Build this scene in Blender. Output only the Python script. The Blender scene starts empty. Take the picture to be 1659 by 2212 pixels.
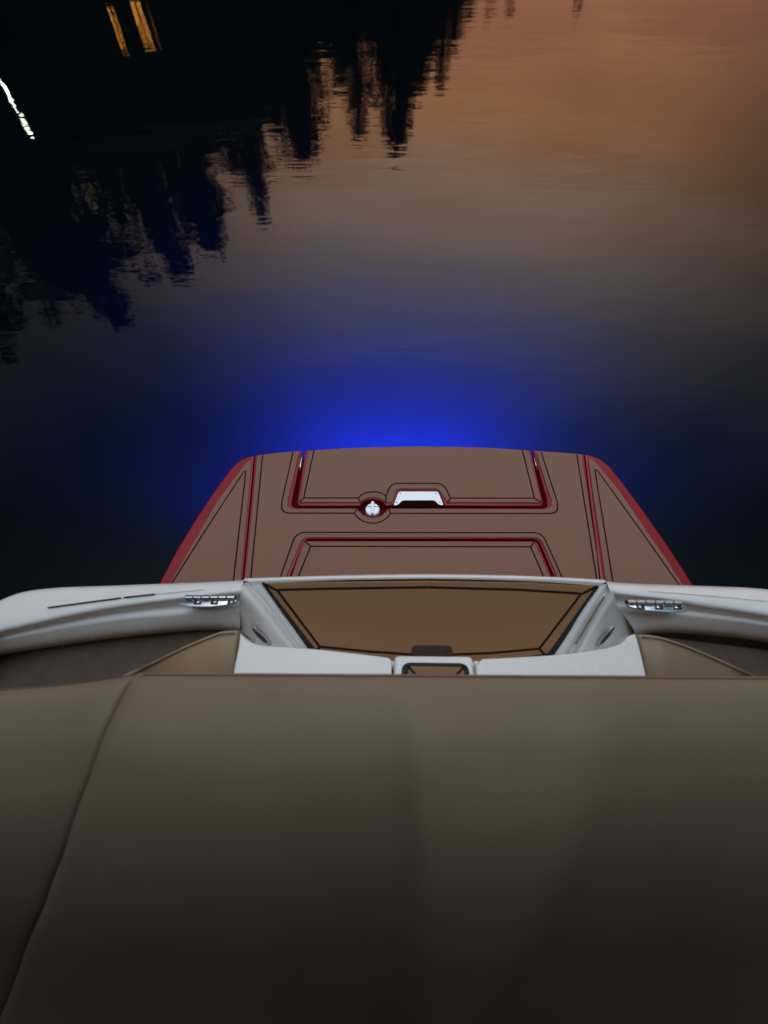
import bpy, bmesh, math, random
from mathutils import Vector, Matrix, noise
R = math.radians
C = bpy.context.scene
col = C.collection

# ------------------------------------------------------------------ camera
CAMZ, PITCH, F = 1.95, 61.2, 900.0          # camera height over the water, pitch below horizontal, focal length (in 2212ths of picture height)
cam_d = bpy.data.cameras.new('camera'); cam = bpy.data.objects.new('camera', cam_d); col.objects.link(cam)
cam.location = (0, 0, CAMZ); cam.rotation_euler = (R(90 - PITCH), 0, 0)
cam_d.sensor_fit = 'VERTICAL'; cam_d.sensor_height = 36; cam_d.lens = F / 2212 * 36
cam_d.clip_start = 0.02; cam_d.clip_end = 3000
cam_d.dof.use_dof = True; cam_d.dof.focus_distance = 2.0; cam_d.dof.aperture_fstop = 2.2
C.camera = cam
C.render.resolution_x = 768; C.render.resolution_y = 1024
C.render.engine = 'CYCLES'
C.cycles.max_bounces = 10; C.cycles.transmission_bounces = 6; C.cycles.volume_bounces = 1
C.cycles.caustics_refractive = False; C.cycles.caustics_reflective = False
C.cycles.sample_clamp_indirect = 4
C.view_settings.view_transform = 'Standard'; C.view_settings.look = 'None'
C.view_settings.exposure = 0.0; C.view_settings.gamma = 1.0

# ------------------------------------------------------------------ dusk sky
SUN_AZ, SUN_EL = 14.0, 1.0                   # afterglow over the stern, a little to the right (azimuth from +Y towards +X)
w = bpy.data.worlds.new("World"); C.world = w; w.use_nodes = True
nt = w.node_tree; nt.nodes.clear()
def N(tree, typ, **kw):
    n = tree.nodes.new(typ)
    for k, v in kw.items(): setattr(n, k, v)
    return n
def L(tree, a, b): tree.links.new(a, b)
def ramp(tree, stops, inp=None, interp='LINEAR'):
    r = N(tree, 'ShaderNodeValToRGB'); r.color_ramp.interpolation = interp
    e = r.color_ramp.elements
    while len(e) < len(stops): e.new(0.5)
    for i, (p, c) in enumerate(stops):
        e[i].position = p; e[i].color = (*c, 1) if len(c) == 3 else c
    if inp is not None: L(tree, inp, r.inputs[0])
    return r
def math_n(tree, op, a, b=None, c=None):
    m = N(tree, 'ShaderNodeMath', operation=op)
    for i, v in enumerate((a, b, c)):
        if v is None: continue
        if isinstance(v, (int, float)): m.inputs[i].default_value = v
        else: L(tree, v, m.inputs[i])
    return m.outputs[0]
tc = N(nt, 'ShaderNodeTexCoord'); sep = N(nt, 'ShaderNodeSeparateXYZ'); L(nt, tc.outputs['Generated'], sep.inputs[0])
elev = math_n(nt, 'DIVIDE', math_n(nt, 'ARCSINE', sep.outputs[2]), math.pi / 2)         # 0 horizon .. 1 zenith
# horizontal closeness to the glow
hl = math_n(nt, 'SQRT', math_n(nt, 'ADD', math_n(nt, 'MULTIPLY', sep.outputs[0], sep.outputs[0]), math_n(nt, 'MULTIPLY', sep.outputs[1], sep.outputs[1])))
dt = math_n(nt, 'ADD', math_n(nt, 'MULTIPLY', sep.outputs[0], math.sin(R(SUN_AZ - 6))), math_n(nt, 'MULTIPLY', sep.outputs[1], math.cos(R(SUN_AZ - 6))))
cosaz = math_n(nt, 'DIVIDE', dt, math_n(nt, 'MAXIMUM', hl, 0.001))
# soft cloud streaks shift the gradient a little
mp = N(nt, 'ShaderNodeMapping'); mp.inputs['Scale'].default_value = (1.6, 1.6, 7.0); mp.inputs['Rotation'].default_value = (R(4), R(9), 0); L(nt, tc.outputs['Generated'], mp.inputs[0])
cn = N(nt, 'ShaderNodeTexNoise'); cn.inputs['Scale'].default_value = 2.3; cn.inputs['Detail'].default_value = 5; cn.inputs['Roughness'].default_value = 0.55; L(nt, mp.outputs[0], cn.inputs['Vector'])
elev2 = math_n(nt, 'ADD', elev, math_n(nt, 'MULTIPLY', math_n(nt, 'SUBTRACT', cn.outputs[0], 0.5), 0.11))
sky_col = ramp(nt, [(0.00, (0.25, 0.09, 0.060)), (0.12, (0.38, 0.15, 0.085)), (0.20, (0.78, 0.36, 0.165)), (0.30, (1.20, 0.84, 0.62)),
                    (0.40, (0.84, 0.86, 0.92)), (0.50, (0.42, 0.60, 0.72)), (0.64, (0.50, 0.72, 0.86)), (0.85, (2.3, 2.5, 2.75))], elev2)
azf = ramp(nt, [(0.0, (.03, .045, .055)), (0.50, (.035, .055, .068)), (0.80, (.07, .10, .12)), (0.88, (.17, .20, .23)), (0.94, (.48, .50, .52)), (0.98, (.85, .85, .85)), (1.0, (1, 1, 1))], math_n(nt, 'MULTIPLY_ADD', cosaz, 0.5, 0.5), 'LINEAR')
az_keep = ramp(nt, [(0.45, (1, 1, 1)), (0.80, (0, 0, 0))], elev)      # the azimuth falloff fades out towards the zenith
mixa = N(nt, 'ShaderNodeMix', data_type='RGBA'); L(nt, az_keep.outputs[0], mixa.inputs[0]); mixa.inputs[6].default_value = (.6, .6, .6, 1); L(nt, azf.outputs[0], mixa.inputs[7])
mu = N(nt, 'ShaderNodeVectorMath', operation='MULTIPLY'); L(nt, sky_col.outputs[0], mu.inputs[0]); L(nt, mixa.outputs[2], mu.inputs[1])
sc = N(nt, 'ShaderNodeVectorMath', operation='SCALE'); L(nt, mu.outputs[0], sc.inputs[0])
SKY_GAIN = 1.95
sc.inputs['Scale'].default_value = SKY_GAIN
bg = N(nt, 'ShaderNodeBackground'); L(nt, sc.outputs[0], bg.inputs[0]); bg.inputs[1].default_value = 1.0
nish = N(nt, 'ShaderNodeTexSky', sky_type='NISHITA'); nish.sun_disc = False
nish.sun_elevation = R(SUN_EL); nish.sun_rotation = R(SUN_AZ)
bg2 = N(nt, 'ShaderNodeBackground'); L(nt, nish.outputs[0], bg2.inputs[0]); bg2.inputs[1].default_value = 0.02
ads = N(nt, 'ShaderNodeAddShader'); L(nt, bg.outputs[0], ads.inputs[0]); L(nt, bg2.outputs[0], ads.inputs[1])
wo = N(nt, 'ShaderNodeOutputWorld'); L(nt, ads.outputs[0], wo.inputs[0])

# the sun itself is down: the afterglow in the sky is the only daylight

# ------------------------------------------------------------------ geometry helpers
p_ = R(PITCH)
FW = Vector((0, math.cos(p_), -math.sin(p_))); UP = Vector((0, math.sin(p_), math.cos(p_))); RT = Vector((1, 0, 0))
def ray(px, py): return FW + RT * ((px - 829.5) / F) + UP * ((1106 - py) / F)
def U(px, py, z):                     # point of the horizontal plane z measured in the photograph
    d = ray(px, py); t = (z - CAMZ) / d.z
    return Vector((0, 0, CAMZ)) + d * t
def UPl(px, py, p0, n, off=0.0):      # same, on a tilted plane
    d = ray(px, py); o = Vector((0, 0, CAMZ)); t = (p0 + n * off - o).dot(n) / d.dot(n)
    return o + d * t
def refl(px, py, D):                  # position of something mirrored in the lake at distance D
    d = ray(px, py); h = math.hypot(d.x, d.y)
    return Vector((d.x / h * D, d.y / h * D, -d.z / h * D - CAMZ))
def densify(pts, n=6, closed=False):  # Catmull-Rom
    out = []; m = len(pts); V = [Vector(p) for p in pts]
    rng = m if closed else m - 1
    for i in range(rng):
        if closed: a, b, c, d = V[(i-1) % m], V[i], V[(i+1) % m], V[(i+2) % m]
        else: a, b, c, d = V[max(i-1, 0)], V[i], V[i+1], V[min(i+2, m-1)]
        for k in range(n):
            t = k / n
            out.append(0.5 * ((2*b) + (c-a)*t + (2*a-5*b+4*c-d)*t*t + (3*b-a-3*c+d)*t**3))
    if not closed: out.append(V[-1])
    return out
def fil(pts, closed=False, seg=6):    # pts (x, y[, r]) -> corners rounded by r
    m = len(pts); out = []
    for i, p in enumerate(pts):
        r = p[2] if len(p) > 2 else 0
        c = Vector(p[:2])
        if r <= 0 or (not closed and i in (0, m-1)): out.append(c); continue
        a = Vector(pts[(i-1) % m][:2]); b = Vector(pts[(i+1) % m][:2])
        u = (a-c); v = (b-c); ru = min(r, u.length*.49); rv = min(r, v.length*.49)
        s = c + u.normalized()*ru; e = c + v.normalized()*rv
        for k in range(seg+1):
            t = k/seg; out.append((1-t)**2*s + 2*t*(1-t)*c + t*t*e)
    return out
def bez(a, m, b, n=8):
    a, m, b = map(Vector, (a, m, b)); return [(1-t)**2*a + 2*t*(1-t)*m + t*t*b for t in [k/n for k in range(n+1)]]

def link(name, me, mat, parent=None, smooth=True):
    if isinstance(me, bmesh.types.BMesh):
        m2 = bpy.data.meshes.new(name); me.to_mesh(m2); me.free(); me = m2
    o = bpy.data.objects.new(name, me); col.objects.link(o)
    if mat: me.materials.append(mat)
    if smooth:
        for p in me.polygons: p.use_smooth = True
    if parent: o.parent = parent
    return o
def tag(o, label=None, cat=None, group=None, kind=None):
    if label: o['label'] = label
    if cat: o['category'] = cat
    if group: o['group'] = group
    if kind: o['kind'] = kind
    return o
def empty(name, loc=(0, 0, 0)):
    o = bpy.data.objects.new(name, None); col.objects.link(o); o.location = loc; o.empty_display_size = .1
    return o
def auto_smooth(o, ang=35):
    me = o.data; bm = bmesh.new(); bm.from_mesh(me)
    for f in bm.faces: f.smooth = True
    for e in bm.edges:
        if len(e.link_faces) == 2 and e.calc_face_angle(0) > R(ang): e.smooth = False
    bm.to_mesh(me); bm.free()
def prism_bm(pts, thick, normal=Vector((0, 0, 1)), bev=0.0, seg=2, bm=None):
    """pts = top outline; body goes down by thick; top rim rounded by bev"""
    own = bm or bmesh.new()
    P = []
    for p in pts:
        p = Vector(p)
        if not P or (p - P[-1]).length > 5e-4: P.append(p)
    if (P[0] - P[-1]).length < 5e-4: P.pop()
    tv = [own.verts.new(p) for p in P]; bv = [own.verts.new(p - normal*thick) for p in P]
    ft = own.faces.new(tv); ft.normal_update()
    if ft.normal.dot(normal) < 0: ft.normal_flip()
    n = len(P)
    fb = own.faces.new(bv); 
    for i in range(n): own.faces.new((tv[i], tv[(i+1) % n], bv[(i+1) % n], bv[i]))
    bmesh.ops.recalc_face_normals(own, faces=own.faces[:])
    if bev > 0:
        es = [e for e in ft.edges]
        bmesh.ops.bevel(own, geom=es, offset=bev, offset_type='OFFSET', segments=seg, profile=0.5, affect='EDGES', clamp_overlap=True)
    return own
def prism(name, pts, thick, mat, parent, normal=Vector((0, 0, 1)), bev=0.0, seg=2, ang=50):
    o = link(name, prism_bm(pts, thick, normal, bev, seg), mat, parent); auto_smooth(o, ang)
    for p in o.data.polygons:
        if p.loop_total > 4: p.use_smooth = False
    return o
def strip_bm(bm, P, width, normal=Vector((0, 0, 1)), closed=False, h=0.0002):
    """thin ribbon with a shallow rounded profile along P"""
    P = [Vector(p) for p in P]; Q = [P[0]]
    for p in P[1:]:
        if (p-Q[-1]).length > 4e-4: Q.append(p)
    if closed and (Q[0]-Q[-1]).length < 4e-4: Q.pop()
    n = len(Q); rows = []
    for i, p in enumerate(Q):
        a = Q[(i-1) % n] if (closed or i) else p; b = Q[(i+1) % n] if (closed or i < n-1) else p
        d1 = (p-a).normalized() if (p-a).length > 1e-9 else (b-p).normalized()
        d2 = (b-p).normalized() if (b-p).length > 1e-9 else d1
        t = (d1+d2).normalized(); s = normal.cross(t).normalized()
        k = 1/max(.5, math.sqrt(max(.05, (1+d1.dot(d2))/2)))
        rows.append([bm.verts.new(p + s*width*.5*k - normal*h), bm.verts.new(p + normal*h), bm.verts.new(p - s*width*.5*k - normal*h)])
    for i in range(n if closed else n-1):
        a, b = rows[i], rows[(i+1) % n]
        for j in range(2): bm.faces.new((a[j], a[j+1], b[j+1], b[j]))
def loft(rows, bm=None):
    """rows: list of equally long point lists -> quad grid"""
    bm = bm or bmesh.new()
    V = [[bm.verts.new(p) for p in r] for r in rows]
    for i in range(len(V)-1):
        for j in range(len(V[0])-1):
            try: bm.faces.new((V[i][j], V[i][j+1], V[i+1][j+1], V[i+1][j]))
            except ValueError: pass
    return bm
def resample(pts, n):
    V = [Vector(p) for p in pts]; ds = [0]
    for a, b in zip(V, V[1:]): ds.append(ds[-1] + (b-a).length)
    out = []
    for k in range(n):
        s = ds[-1]*k/(n-1); i = 0
        while i < len(ds)-2 and ds[i+1] < s: i += 1
        t = (s-ds[i])/max(1e-9, ds[i+1]-ds[i]); out.append(V[i].lerp(V[i+1], min(1, max(0, t))))
    return out
def orient_up(bm, ref=Vector((0, 0, 1))):
    bmesh.ops.recalc_face_normals(bm, faces=bm.faces[:])
    s = sum((f.normal.dot(ref)*f.calc_area() for f in bm.faces))
    if s < 0: bmesh.ops.reverse_faces(bm, faces=bm.faces[:])
def tube_bm(bm, P, r, seg=10, caps=True):
    P = [Vector(p) for p in P]; rings = []
    for i, p in enumerate(P):
        t = (P[min(i+1, len(P)-1)] - P[max(i-1, 0)]).normalized()
        a = Vector((0, 0, 1)) if abs(t.z) < .9 else Vector((1, 0, 0))
        s = t.cross(a).normalized(); u = s.cross(t)
        rr = r[i] if isinstance(r, (list, tuple)) else r
        rings.append([bm.verts.new(p + (s*math.cos(k/seg*2*math.pi) + u*math.sin(k/seg*2*math.pi))*rr) for k in range(seg)])
    for i in range(len(rings)-1):
        for k in range(seg): bm.faces.new((rings[i][k], rings[i][(k+1) % seg], rings[i+1][(k+1) % seg], rings[i+1][k]))
    if caps:
        bm.faces.new(rings[0][::-1]); bm.faces.new(rings[-1])
def box_bm(bm, c, s, rot=None):
    r = bmesh.ops.create_cube(bm, size=1.0)
    M = Matrix.Translation(Vector(c)) @ (rot or Matrix.Identity(4)) @ Matrix.Diagonal((*s, 1))
    bmesh.ops.transform(bm, matrix=M, verts=r['verts']); return r['verts']

# ------------------------------------------------------------------ materials
def mat(name, base, rough=.5, metal=0, coat=0, spec=.5, nscale=None, nvar=.0, bump=None, bscale=200, bdist=.001, rvar=0):
    m = bpy.data.materials.new(name); m.use_nodes = True; t = m.node_tree; b = t.nodes['Principled BSDF']
    b.inputs['Base Color'].default_value = (*base, 1); b.inputs['Roughness'].default_value = rough
    b.inputs['Metallic'].default_value = metal; b.inputs['Coat Weight'].default_value = coat; b.inputs['Coat Roughness'].default_value = .08
    b.inputs['Specular IOR Level'].default_value = spec
    g = N(t, 'ShaderNodeNewGeometry')
    if nscale:
        n = N(t, 'ShaderNodeTexNoise'); n.inputs['Scale'].default_value = nscale; n.inputs['Detail'].default_value = 6; L(t, g.outputs['Position'], n.inputs['Vector'])
        r = ramp(t, [(.3, tuple(c*(1-nvar) for c in base)), (.7, tuple(min(1, c*(1+nvar)) for c in base))], n.outputs[0]); L(t, r.outputs[0], b.inputs['Base Color'])
        if rvar:
            L(t, math_n(t, 'MULTIPLY_ADD', n.outputs[0], rvar, rough-rvar/2), b.inputs['Roughness'])
    if bump:
        n2 = N(t, 'ShaderNodeTexNoise'); n2.inputs['Scale'].default_value = bscale; n2.inputs['Detail'].default_value = 4; L(t, g.outputs['Position'], n2.inputs['Vector'])
        bp = N(t, 'ShaderNodeBump'); bp.inputs['Strength'].default_value = bump; bp.inputs['Distance'].default_value = bdist
        L(t, n2.outputs[0], bp.inputs['Height']); L(t, bp.outputs[0], b.inputs['Normal'])
    return m
def emis(name, c, s, glint_noise=0):
    m = bpy.data.materials.new(name); m.use_nodes = True; t = m.node_tree; b = t.nodes['Principled BSDF']
    b.inputs['Base Color'].default_value = (.05, .05, .05, 1); b.inputs['Emission Color'].default_value = (*c, 1); b.inputs['Emission Strength'].default_value = s
    if glint_noise:          # glow painted in broken streaks, like glints torn by ripples
        g = N(t, 'ShaderNodeNewGeometry'); mp_ = N(t, 'ShaderNodeMapping'); mp_.inputs['Scale'].default_value = (12, 12, 9); L(t, g.outputs['Position'], mp_.inputs[0])
        n = N(t, 'ShaderNodeTexNoise'); n.inputs['Scale'].default_value = 1.3; n.inputs['Detail'].default_value = 5; L(t, mp_.outputs[0], n.inputs['Vector'])
        r = ramp(t, [(.42, (.03,)*3), (.52, (.45,)*3), (.62, (1.3,)*3)], n.outputs[0]); L(t, math_n(t, 'MULTIPLY', r.outputs[0], s), b.inputs['Emission Strength'])
    return m
M_foam = mat('brown_foam_decking', (.222, .116, .082), .85, spec=.25, nscale=420, nvar=.10, bump=.8, bscale=420, bdist=.0012)
M_foam2 = mat('tan_foam_decking', (.300, .158, .075), .8, spec=.25, nscale=600, nvar=.10, bump=.8, bscale=500, bdist=.001)
M_line = mat('routed_groove', (.022, .010, .008), .9, spec=.1, nscale=30, nvar=.2)
M_red = mat('red_gelcoat', (.24, .007, .010), .25, coat=.15, spec=.35, nscale=14, nvar=.10, rvar=.1)
M_well = mat('shadowed_red_channel', (.075, .004, .006), .9, spec=.1, nscale=14, nvar=.3)  # darkened red stands in for the shadow inside the platform gaps
M_white = mat('white_gelcoat', (.775, .76, .75), .26, coat=.25, nscale=11, nvar=.035, bump=.12, bscale=40, bdist=.0008, rvar=.12)
M_hull = mat('hull_gelcoat', (.30, .012, .014), .25, coat=.5, nscale=5, nvar=.1)
M_vinyl = mat('taupe_vinyl', (.235, .174, .114), .55, spec=.35, nscale=5, nvar=.07, bump=.35, bscale=650, bdist=.0007)
M_vinyl_lit = mat('lit_taupe_vinyl', (.32, .225, .145), .55, spec=.35, nscale=6, nvar=.07, bump=.35, bscale=650, bdist=.0007)  # same taupe vinyl made lighter and browner, for the light on the bolsters
M_dark = mat('dark_brown_liner', (.125, .084, .058), .75, spec=.25, nscale=30, nvar=.15, bump=.5, bscale=400)
M_thread = mat('stitch_thread', (.07, .035, .022), .8, nscale=80, nvar=.2)
M_chrome = mat('polished_steel', (.62, .64, .68), .16, metal=1, nscale=60, nvar=.08, rvar=.1)
M_alu = mat('brushed_aluminium', (.78, .79, .84), .38, metal=.35, nscale=90, nvar=.04, rvar=.1)
M_rubber = mat('black_rubber', (.012, .008, .007), .7, nscale=40, nvar=.2)
M_tab = mat('dark_brown_foam', (.050, .032, .024), .85, nscale=40, nvar=.1)
M_canvas = mat('dark_canvas', (.02, .02, .022), .9, nscale=40, nvar=.2)
M_screw = mat('screw_steel', (.18, .18, .20), .4, metal=.8, nscale=50, nvar=.1)

# ------------------------------------------------------------------ the boat
boat = tag(empty('motorboat', (0, -1.2, 0)), 'motorboat stern with red swim platform, white gunwales and tan cushions, moored on dark lake', 'boat')
boat_inv = Matrix.Translation((0, 1.2, 0))
def B(o):                                     # part of the boat: keeps its world position
    o.parent = boat; o.matrix_parent_inverse = boat_inv; return o
def sub(o, parent):
    o.parent = parent; o.matrix_parent_inverse = Matrix.Identity(4); 
    return o

PZ = 0.40                                     # swim platform top
def PL(pts, z): return [U(p[0], p[1], z) for p in pts]
# -- platform body: centre section with two openings, two wings, hatch lids
FRONT = 1345                                  # hidden under the transom
arc_s = [(771, 1097.8), (776, 1104), (785, 1112), (795, 1116.5), (805, 1118), (815, 1116.5), (825, 1112), (833, 1104), (838, 1097.8)]
centre = fil([(551.5, 983.5), (600, 977.3), (652.5, 973.2, 2), (631, 1079, 0), (628.5, 1097.8, 18), (771, 1097.8)]) \
       + [Vector(a) for a in arc_s] + \
       fil([(838, 1097.8), (1184, 1098.5, 18), (1182, 1079, 0), (1151.5, 972.8, 2), (1205, 976.5), (1261, 981), (1306, FRONT),
            (1241, FRONT), (1163, 1164, 14), (658, 1163.5, 14), (586, FRONT), (518, FRONT)])
platform = B(prism('swim_platform', PL(centre, PZ), .11, M_red, None, bev=.004, seg=3))
tag(platform, 'red gelcoat swim platform with brown foam decking')
lw = fil([(549, 984), (524, 1256), (516, FRONT), (290, FRONT), (342, 1262), (380, 1190), (424, 1118), (463, 1060), (491, 1021), (509, 1001), (526, 989.5), (538, 985.3)])
rw = fil([(1263.5, 981.4), (1278, 984), (1296, 991), (1317, 1007), (1346, 1043), (1394, 1108), (1443, 1178), (1478, 1232), (1502, 1270), (1548, FRONT), (1309, FRONT)])
for o in (lw, rw): 
    sub(prism('platform_wing', PL(o, PZ), .11, M_red, None, bev=.007, seg=4), platform)
lid_arc = bez((778, 1092), (781, 1079), (805, 1077.5)) + bez((805, 1077.5), (829, 1079), (833, 1092))
lid = fil([(660, 973, 2), (655.5, 1000), (641, 1092.3, 10), (778, 1092)]) + lid_arc + \
      fil([(833, 1092), (851, 1089.5), (861, 1060, 5), (947, 1060, 5), (962, 1091.5), (1174.5, 1092.7, 9), (1146, 972.3, 2), (1060, 967), (980, 964.6), (900, 963.6), (820, 964.8), (740, 968)])
lid_o = sub(prism('hatch_lid', PL(lid, PZ), .03, M_red, None, bev=.003, seg=3), platform)
low = fil([(624.5, 1256), (655, 1168.3, 8), (1160, 1168.8, 8), (1196, 1256), (1234, FRONT), (592, FRONT)])
sub(prism('hatch_lid', PL(low, PZ), .03, M_red, None, bev=.003, seg=3), platform)
tray = [(560, 987), (900, 967), (1255, 985), (1302, FRONT), (520, FRONT)]
sub(prism('gap_shade_tray', [U(x, y, PZ) - Vector((0, 0, .035)) for x, y in tray], .02, M_well, None), platform)
tray2 = [(515, 1002), (1305, 1002), (1480, 1262), (1530, FRONT), (310, FRONT), (362, 1262)]
sub(prism('platform_core', [U(x, y, PZ) - Vector((0, 0, .06)) for x, y in tray2], .045, M_well, None), platform)

# -- foam pads, 6 mm thick, with routed decorative lines
PT = .006
def pad(pts, closed=True, m=M_foam, name='foam_pad'):
    return sub(prism(name, PL(pts, PZ + PT + .0005), PT, m, None, bev=.0022, seg=2), platform)
pads_mid_arc = [(770, 1099.3), (776, 1107), (786, 1114.5), (796, 1118.8), (805, 1120), (814, 1118.8), (824, 1114.5), (834, 1107), (840, 1099.3)]
mid = fil([(556, 983.5), (600, 978), (647, 974, 4), (621.5, 1080), (621, 1099.3, 20), (770, 1099.3)]) + [Vector(a) for a in pads_mid_arc] + \
      fil([(840, 1099.3), (1191, 1099.8, 20), (1191, 1080), (1157, 973.6, 4), (1205, 977), (1256, 981.5), (1290, 1200), (1303, FRONT),
           (1246, FRONT), (1168, 1161, 16), (653, 1160.5, 16), (578, FRONT), (522, FRONT), (529.5, 1256)])
pad(mid)
hp_arc1 = bez((779, 1084.6), (783, 1075), (805, 1073.8)) + bez((805, 1073.8), (826, 1075), (832, 1084.6))
hp = fil([(667, 973.2, 3), (647, 1084.6, 3), (779, 1084.6)]) + hp_arc1 + \
     fil([(832, 1084.6), (847, 1084.6, 3), (857, 1055.5, 7), (947, 1055.5, 7), (967.5, 1084.8, 3), (1169.5, 1085.2, 3), (1141, 972.4, 3),
          (1060, 967.4), (980, 965), (900, 964), (820, 965.2), (740, 968.4)])
pad(hp)
lp = fil([(628.5, 1256), (659.5, 1170, 3), (1153.5, 1170.6, 3), (1191.5, 1256), (1228, FRONT), (597, FRONT)])
pad(lp)
lwp = fil([(543.5, 994, 2), (534, 996, 8), (470, 1082), (430, 1150), (366, 1262), (316, FRONT), (512, FRONT), (519, 1260)])
pad(lwp)
rwp = fil([(1271, 990.5, 2), (1282, 993, 8), (1338, 1060), (1396, 1146), (1440, 1208), (1474, 1262), (1526, FRONT), (1322, FRONT), (1309, 1256)])
pad(rwp)
def lines(polys, z, w=.0062, m=M_line, fn=None, n=Vector((0, 0, 1))):
    bm = bmesh.new()
    for P in polys: strip_bm(bm, [fn(p[0], p[1]) for p in P] if fn else PL(P, z), w, n)
    orient_up(bm, n); return bm
ZL = PZ + PT + .0010
LN = []
LN.append(fil([(633, 976), (608.5, 1085), (609, 1108.5, 22), (765, 1108.5)]))
LN.append(bez((765, 1108.5), (778, 1129), (805, 1130.2)) + bez((805, 1130.2), (831, 1129), (843.5, 1108.8)))
LN.append(fil([(843.5, 1108.8), (1205, 1109.3, 22), (1204, 1085), (1168.5, 975.3)]))
LN += [[(770, 1099.5), (765, 1108.5)], [(840, 1099.5), (843.5, 1108.8)]]
LN.append(fil([(678.5, 972), (656, 1075.5, 3), (773.5, 1075.6)]))
LN.append(bez((773.5, 1075.6), (785, 1062.5), (806, 1062.3)) + bez((806, 1062.3), (824, 1062.5), (833.5, 1071)))
LN.append(fil([(833, 1084.5), (834, 1071), (845, 1044, 16), (958, 1044, 16), (973, 1075.8), (1154.5, 1076, 3), (1128, 971.6)]))
LN += [[(656, 1075.5), (647, 1084.6)], [(773.5, 1075.6), (779, 1084.6)], [(973, 1075.8), (967.5, 1084.8)], [(1154.5, 1076), (1169.5, 1085.2)]]
LN.append(fil([(568, FRONT), (604.5, 1249), (640, 1150, 20), (1171, 1150.5, 20), (1216, 1251), (1256, FRONT)]))
LN.append(fil([(612, FRONT), (642.5, 1250), (671, 1180), (1146.5, 1181), (1176, 1250), (1214, FRONT)]))
LN += [[(659.5, 1170), (671, 1180)], [(1153.5, 1170.6), (1146.5, 1181)]]
LN.append([(567, 983.5), (541, 1256), (533, FRONT)])
LN.append([(1246, 981.5), (1290, 1256), (1304, FRONT + 30)][:2] + [(1293, FRONT)])
LN.append(fil([(320 + 10, FRONT), (373.5, 1256), (440, 1151), (527, 1018, 4), (531, 1018, 3), (504, 1256), (497, FRONT)]))
LN.append(fil([(1338, FRONT), (1324, 1256), (1285, 1015, 3), (1289, 1014, 4), (1385, 1147), (1462, 1256), (1512, FRONT)]))
sub(link('routed_line', lines(LN, ZL), M_line), platform)

# -- hatch handle: bent aluminium bracket with four screws
hz = PZ + .010
hnd = fil([(859, 1090.5, 1.5), (851.2, 1091.8, 2), (851, 1089, 2), (861, 1061.5, 5), (946.5, 1061.5, 5), (957.6, 1089, 2), (957, 1091.5, 2), (947, 1089.5, 3), (939, 1080.6, 4), (870, 1080.6, 4)], closed=True)
handle = sub(prism('handle', [U(x, y, hz) for x, y in hnd], .004, M_alu, None, bev=.0012, seg=3), platform)
for x, y in ((865, 1066), (941, 1066), (857, 1085), (950.3, 1084.6)):
    bm = bmesh.new(); c = U(x, y, hz + .0006); bmesh.ops.create_cone(bm, cap_ends=True, segments=14, radius1=.0034, radius2=.0028, depth=.0014, matrix=Matrix.Translation(c))
    sub(link('screw', bm, M_screw, None, smooth=False), platform)
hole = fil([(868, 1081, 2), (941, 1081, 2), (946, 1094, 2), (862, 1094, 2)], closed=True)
sub(prism('pocket_shade_plate', [U(x, y, PZ + .0035) for x, y in hole], .002, mat('pocket_shade_red', (.022, .002, .002), .95, spec=0, nscale=30, nvar=.2), None), platform)  # flat near-black plate: the shade of the hole painted as colour
# -- round turn latch
lc = U(804.8, 1100.5, PZ)
bm = bmesh.new(); bmesh.ops.create_cone(bm, cap_ends=True, segments=40, radius1=.031, radius2=.029, depth=.030, matrix=Matrix.Translation(lc + Vector((0, 0, -.011))))
es = [e for e in bm.edges if all(v.co.z > lc.z for v in e.verts)]
bmesh.ops.bevel(bm, geom=es, offset=.003, segments=3, affect='EDGES')
latch = sub(link('turn_latch', bm, M_alu), platform); auto_smooth(latch, 30)
bm = bmesh.new()
box_bm(bm, lc + Vector((0, .004, .0085)), (.013, .062, .009)); 
bmesh.ops.bevel(bm, geom=bm.edges[:], offset=.003, segments=3, affect='EDGES')
lv = sub(link('latch_lever', bm, M_alu), platform); auto_smooth(lv, 40)
for c_, s_ in (((0, .012, .0045), (.052, .003, .0012)), ((0, -.026, .0046), (.012, .010, .0012))):
    bm = bmesh.new(); box_bm(bm, lc + Vector(c_), s_)
    sub(link('latch_slot', bm, M_screw, None, smooth=False), platform)
# -- gas strut ends glimpsed inside the hatch gap
for a, b in (((652.6, 981), (647.5, 1018)), ((1152, 981), (1160.5, 1015))):
    bm = bmesh.new(); tube_bm(bm, [U(*a, PZ - .012), U(*b, PZ - .014)], .0045, 10)
    sub(link('strut', bm, M_chrome), platform)
# ------------------------------------------------------------------ gunwales
NS = 26
def mir_x(pts, cx): return [(2*cx - x, y) for x, y in pts]
def side(sgn, paths, ext):
    """paths: (pixel path, z, z_end) from the corner out to the picture edge; ext: inward offsets once the rail turns forward"""
    rows = []
    for (pp, z, dx) in paths:
        if callable(z): P = [U(x, y, z(i/(len(pp)-1))) for i, (x, y) in enumerate(pp)]
        else: P = [U(x, y, z) for x, y in pp]
        zz = P[-1].z
        P = resample(densify(P, 8), NS)
        e = P[-1]; W = 1.30 - dx
        tail = densify([P[-2], e, Vector((sgn*(W - .03), e.y - .14 - (.10 - dx*.4), zz)), Vector((sgn*W, e.y - .62, zz)), Vector((sgn*W, -3.4, zz + .05))], 8)[8:]
        rows.append(P[:-1] + tail)
    return rows
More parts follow.
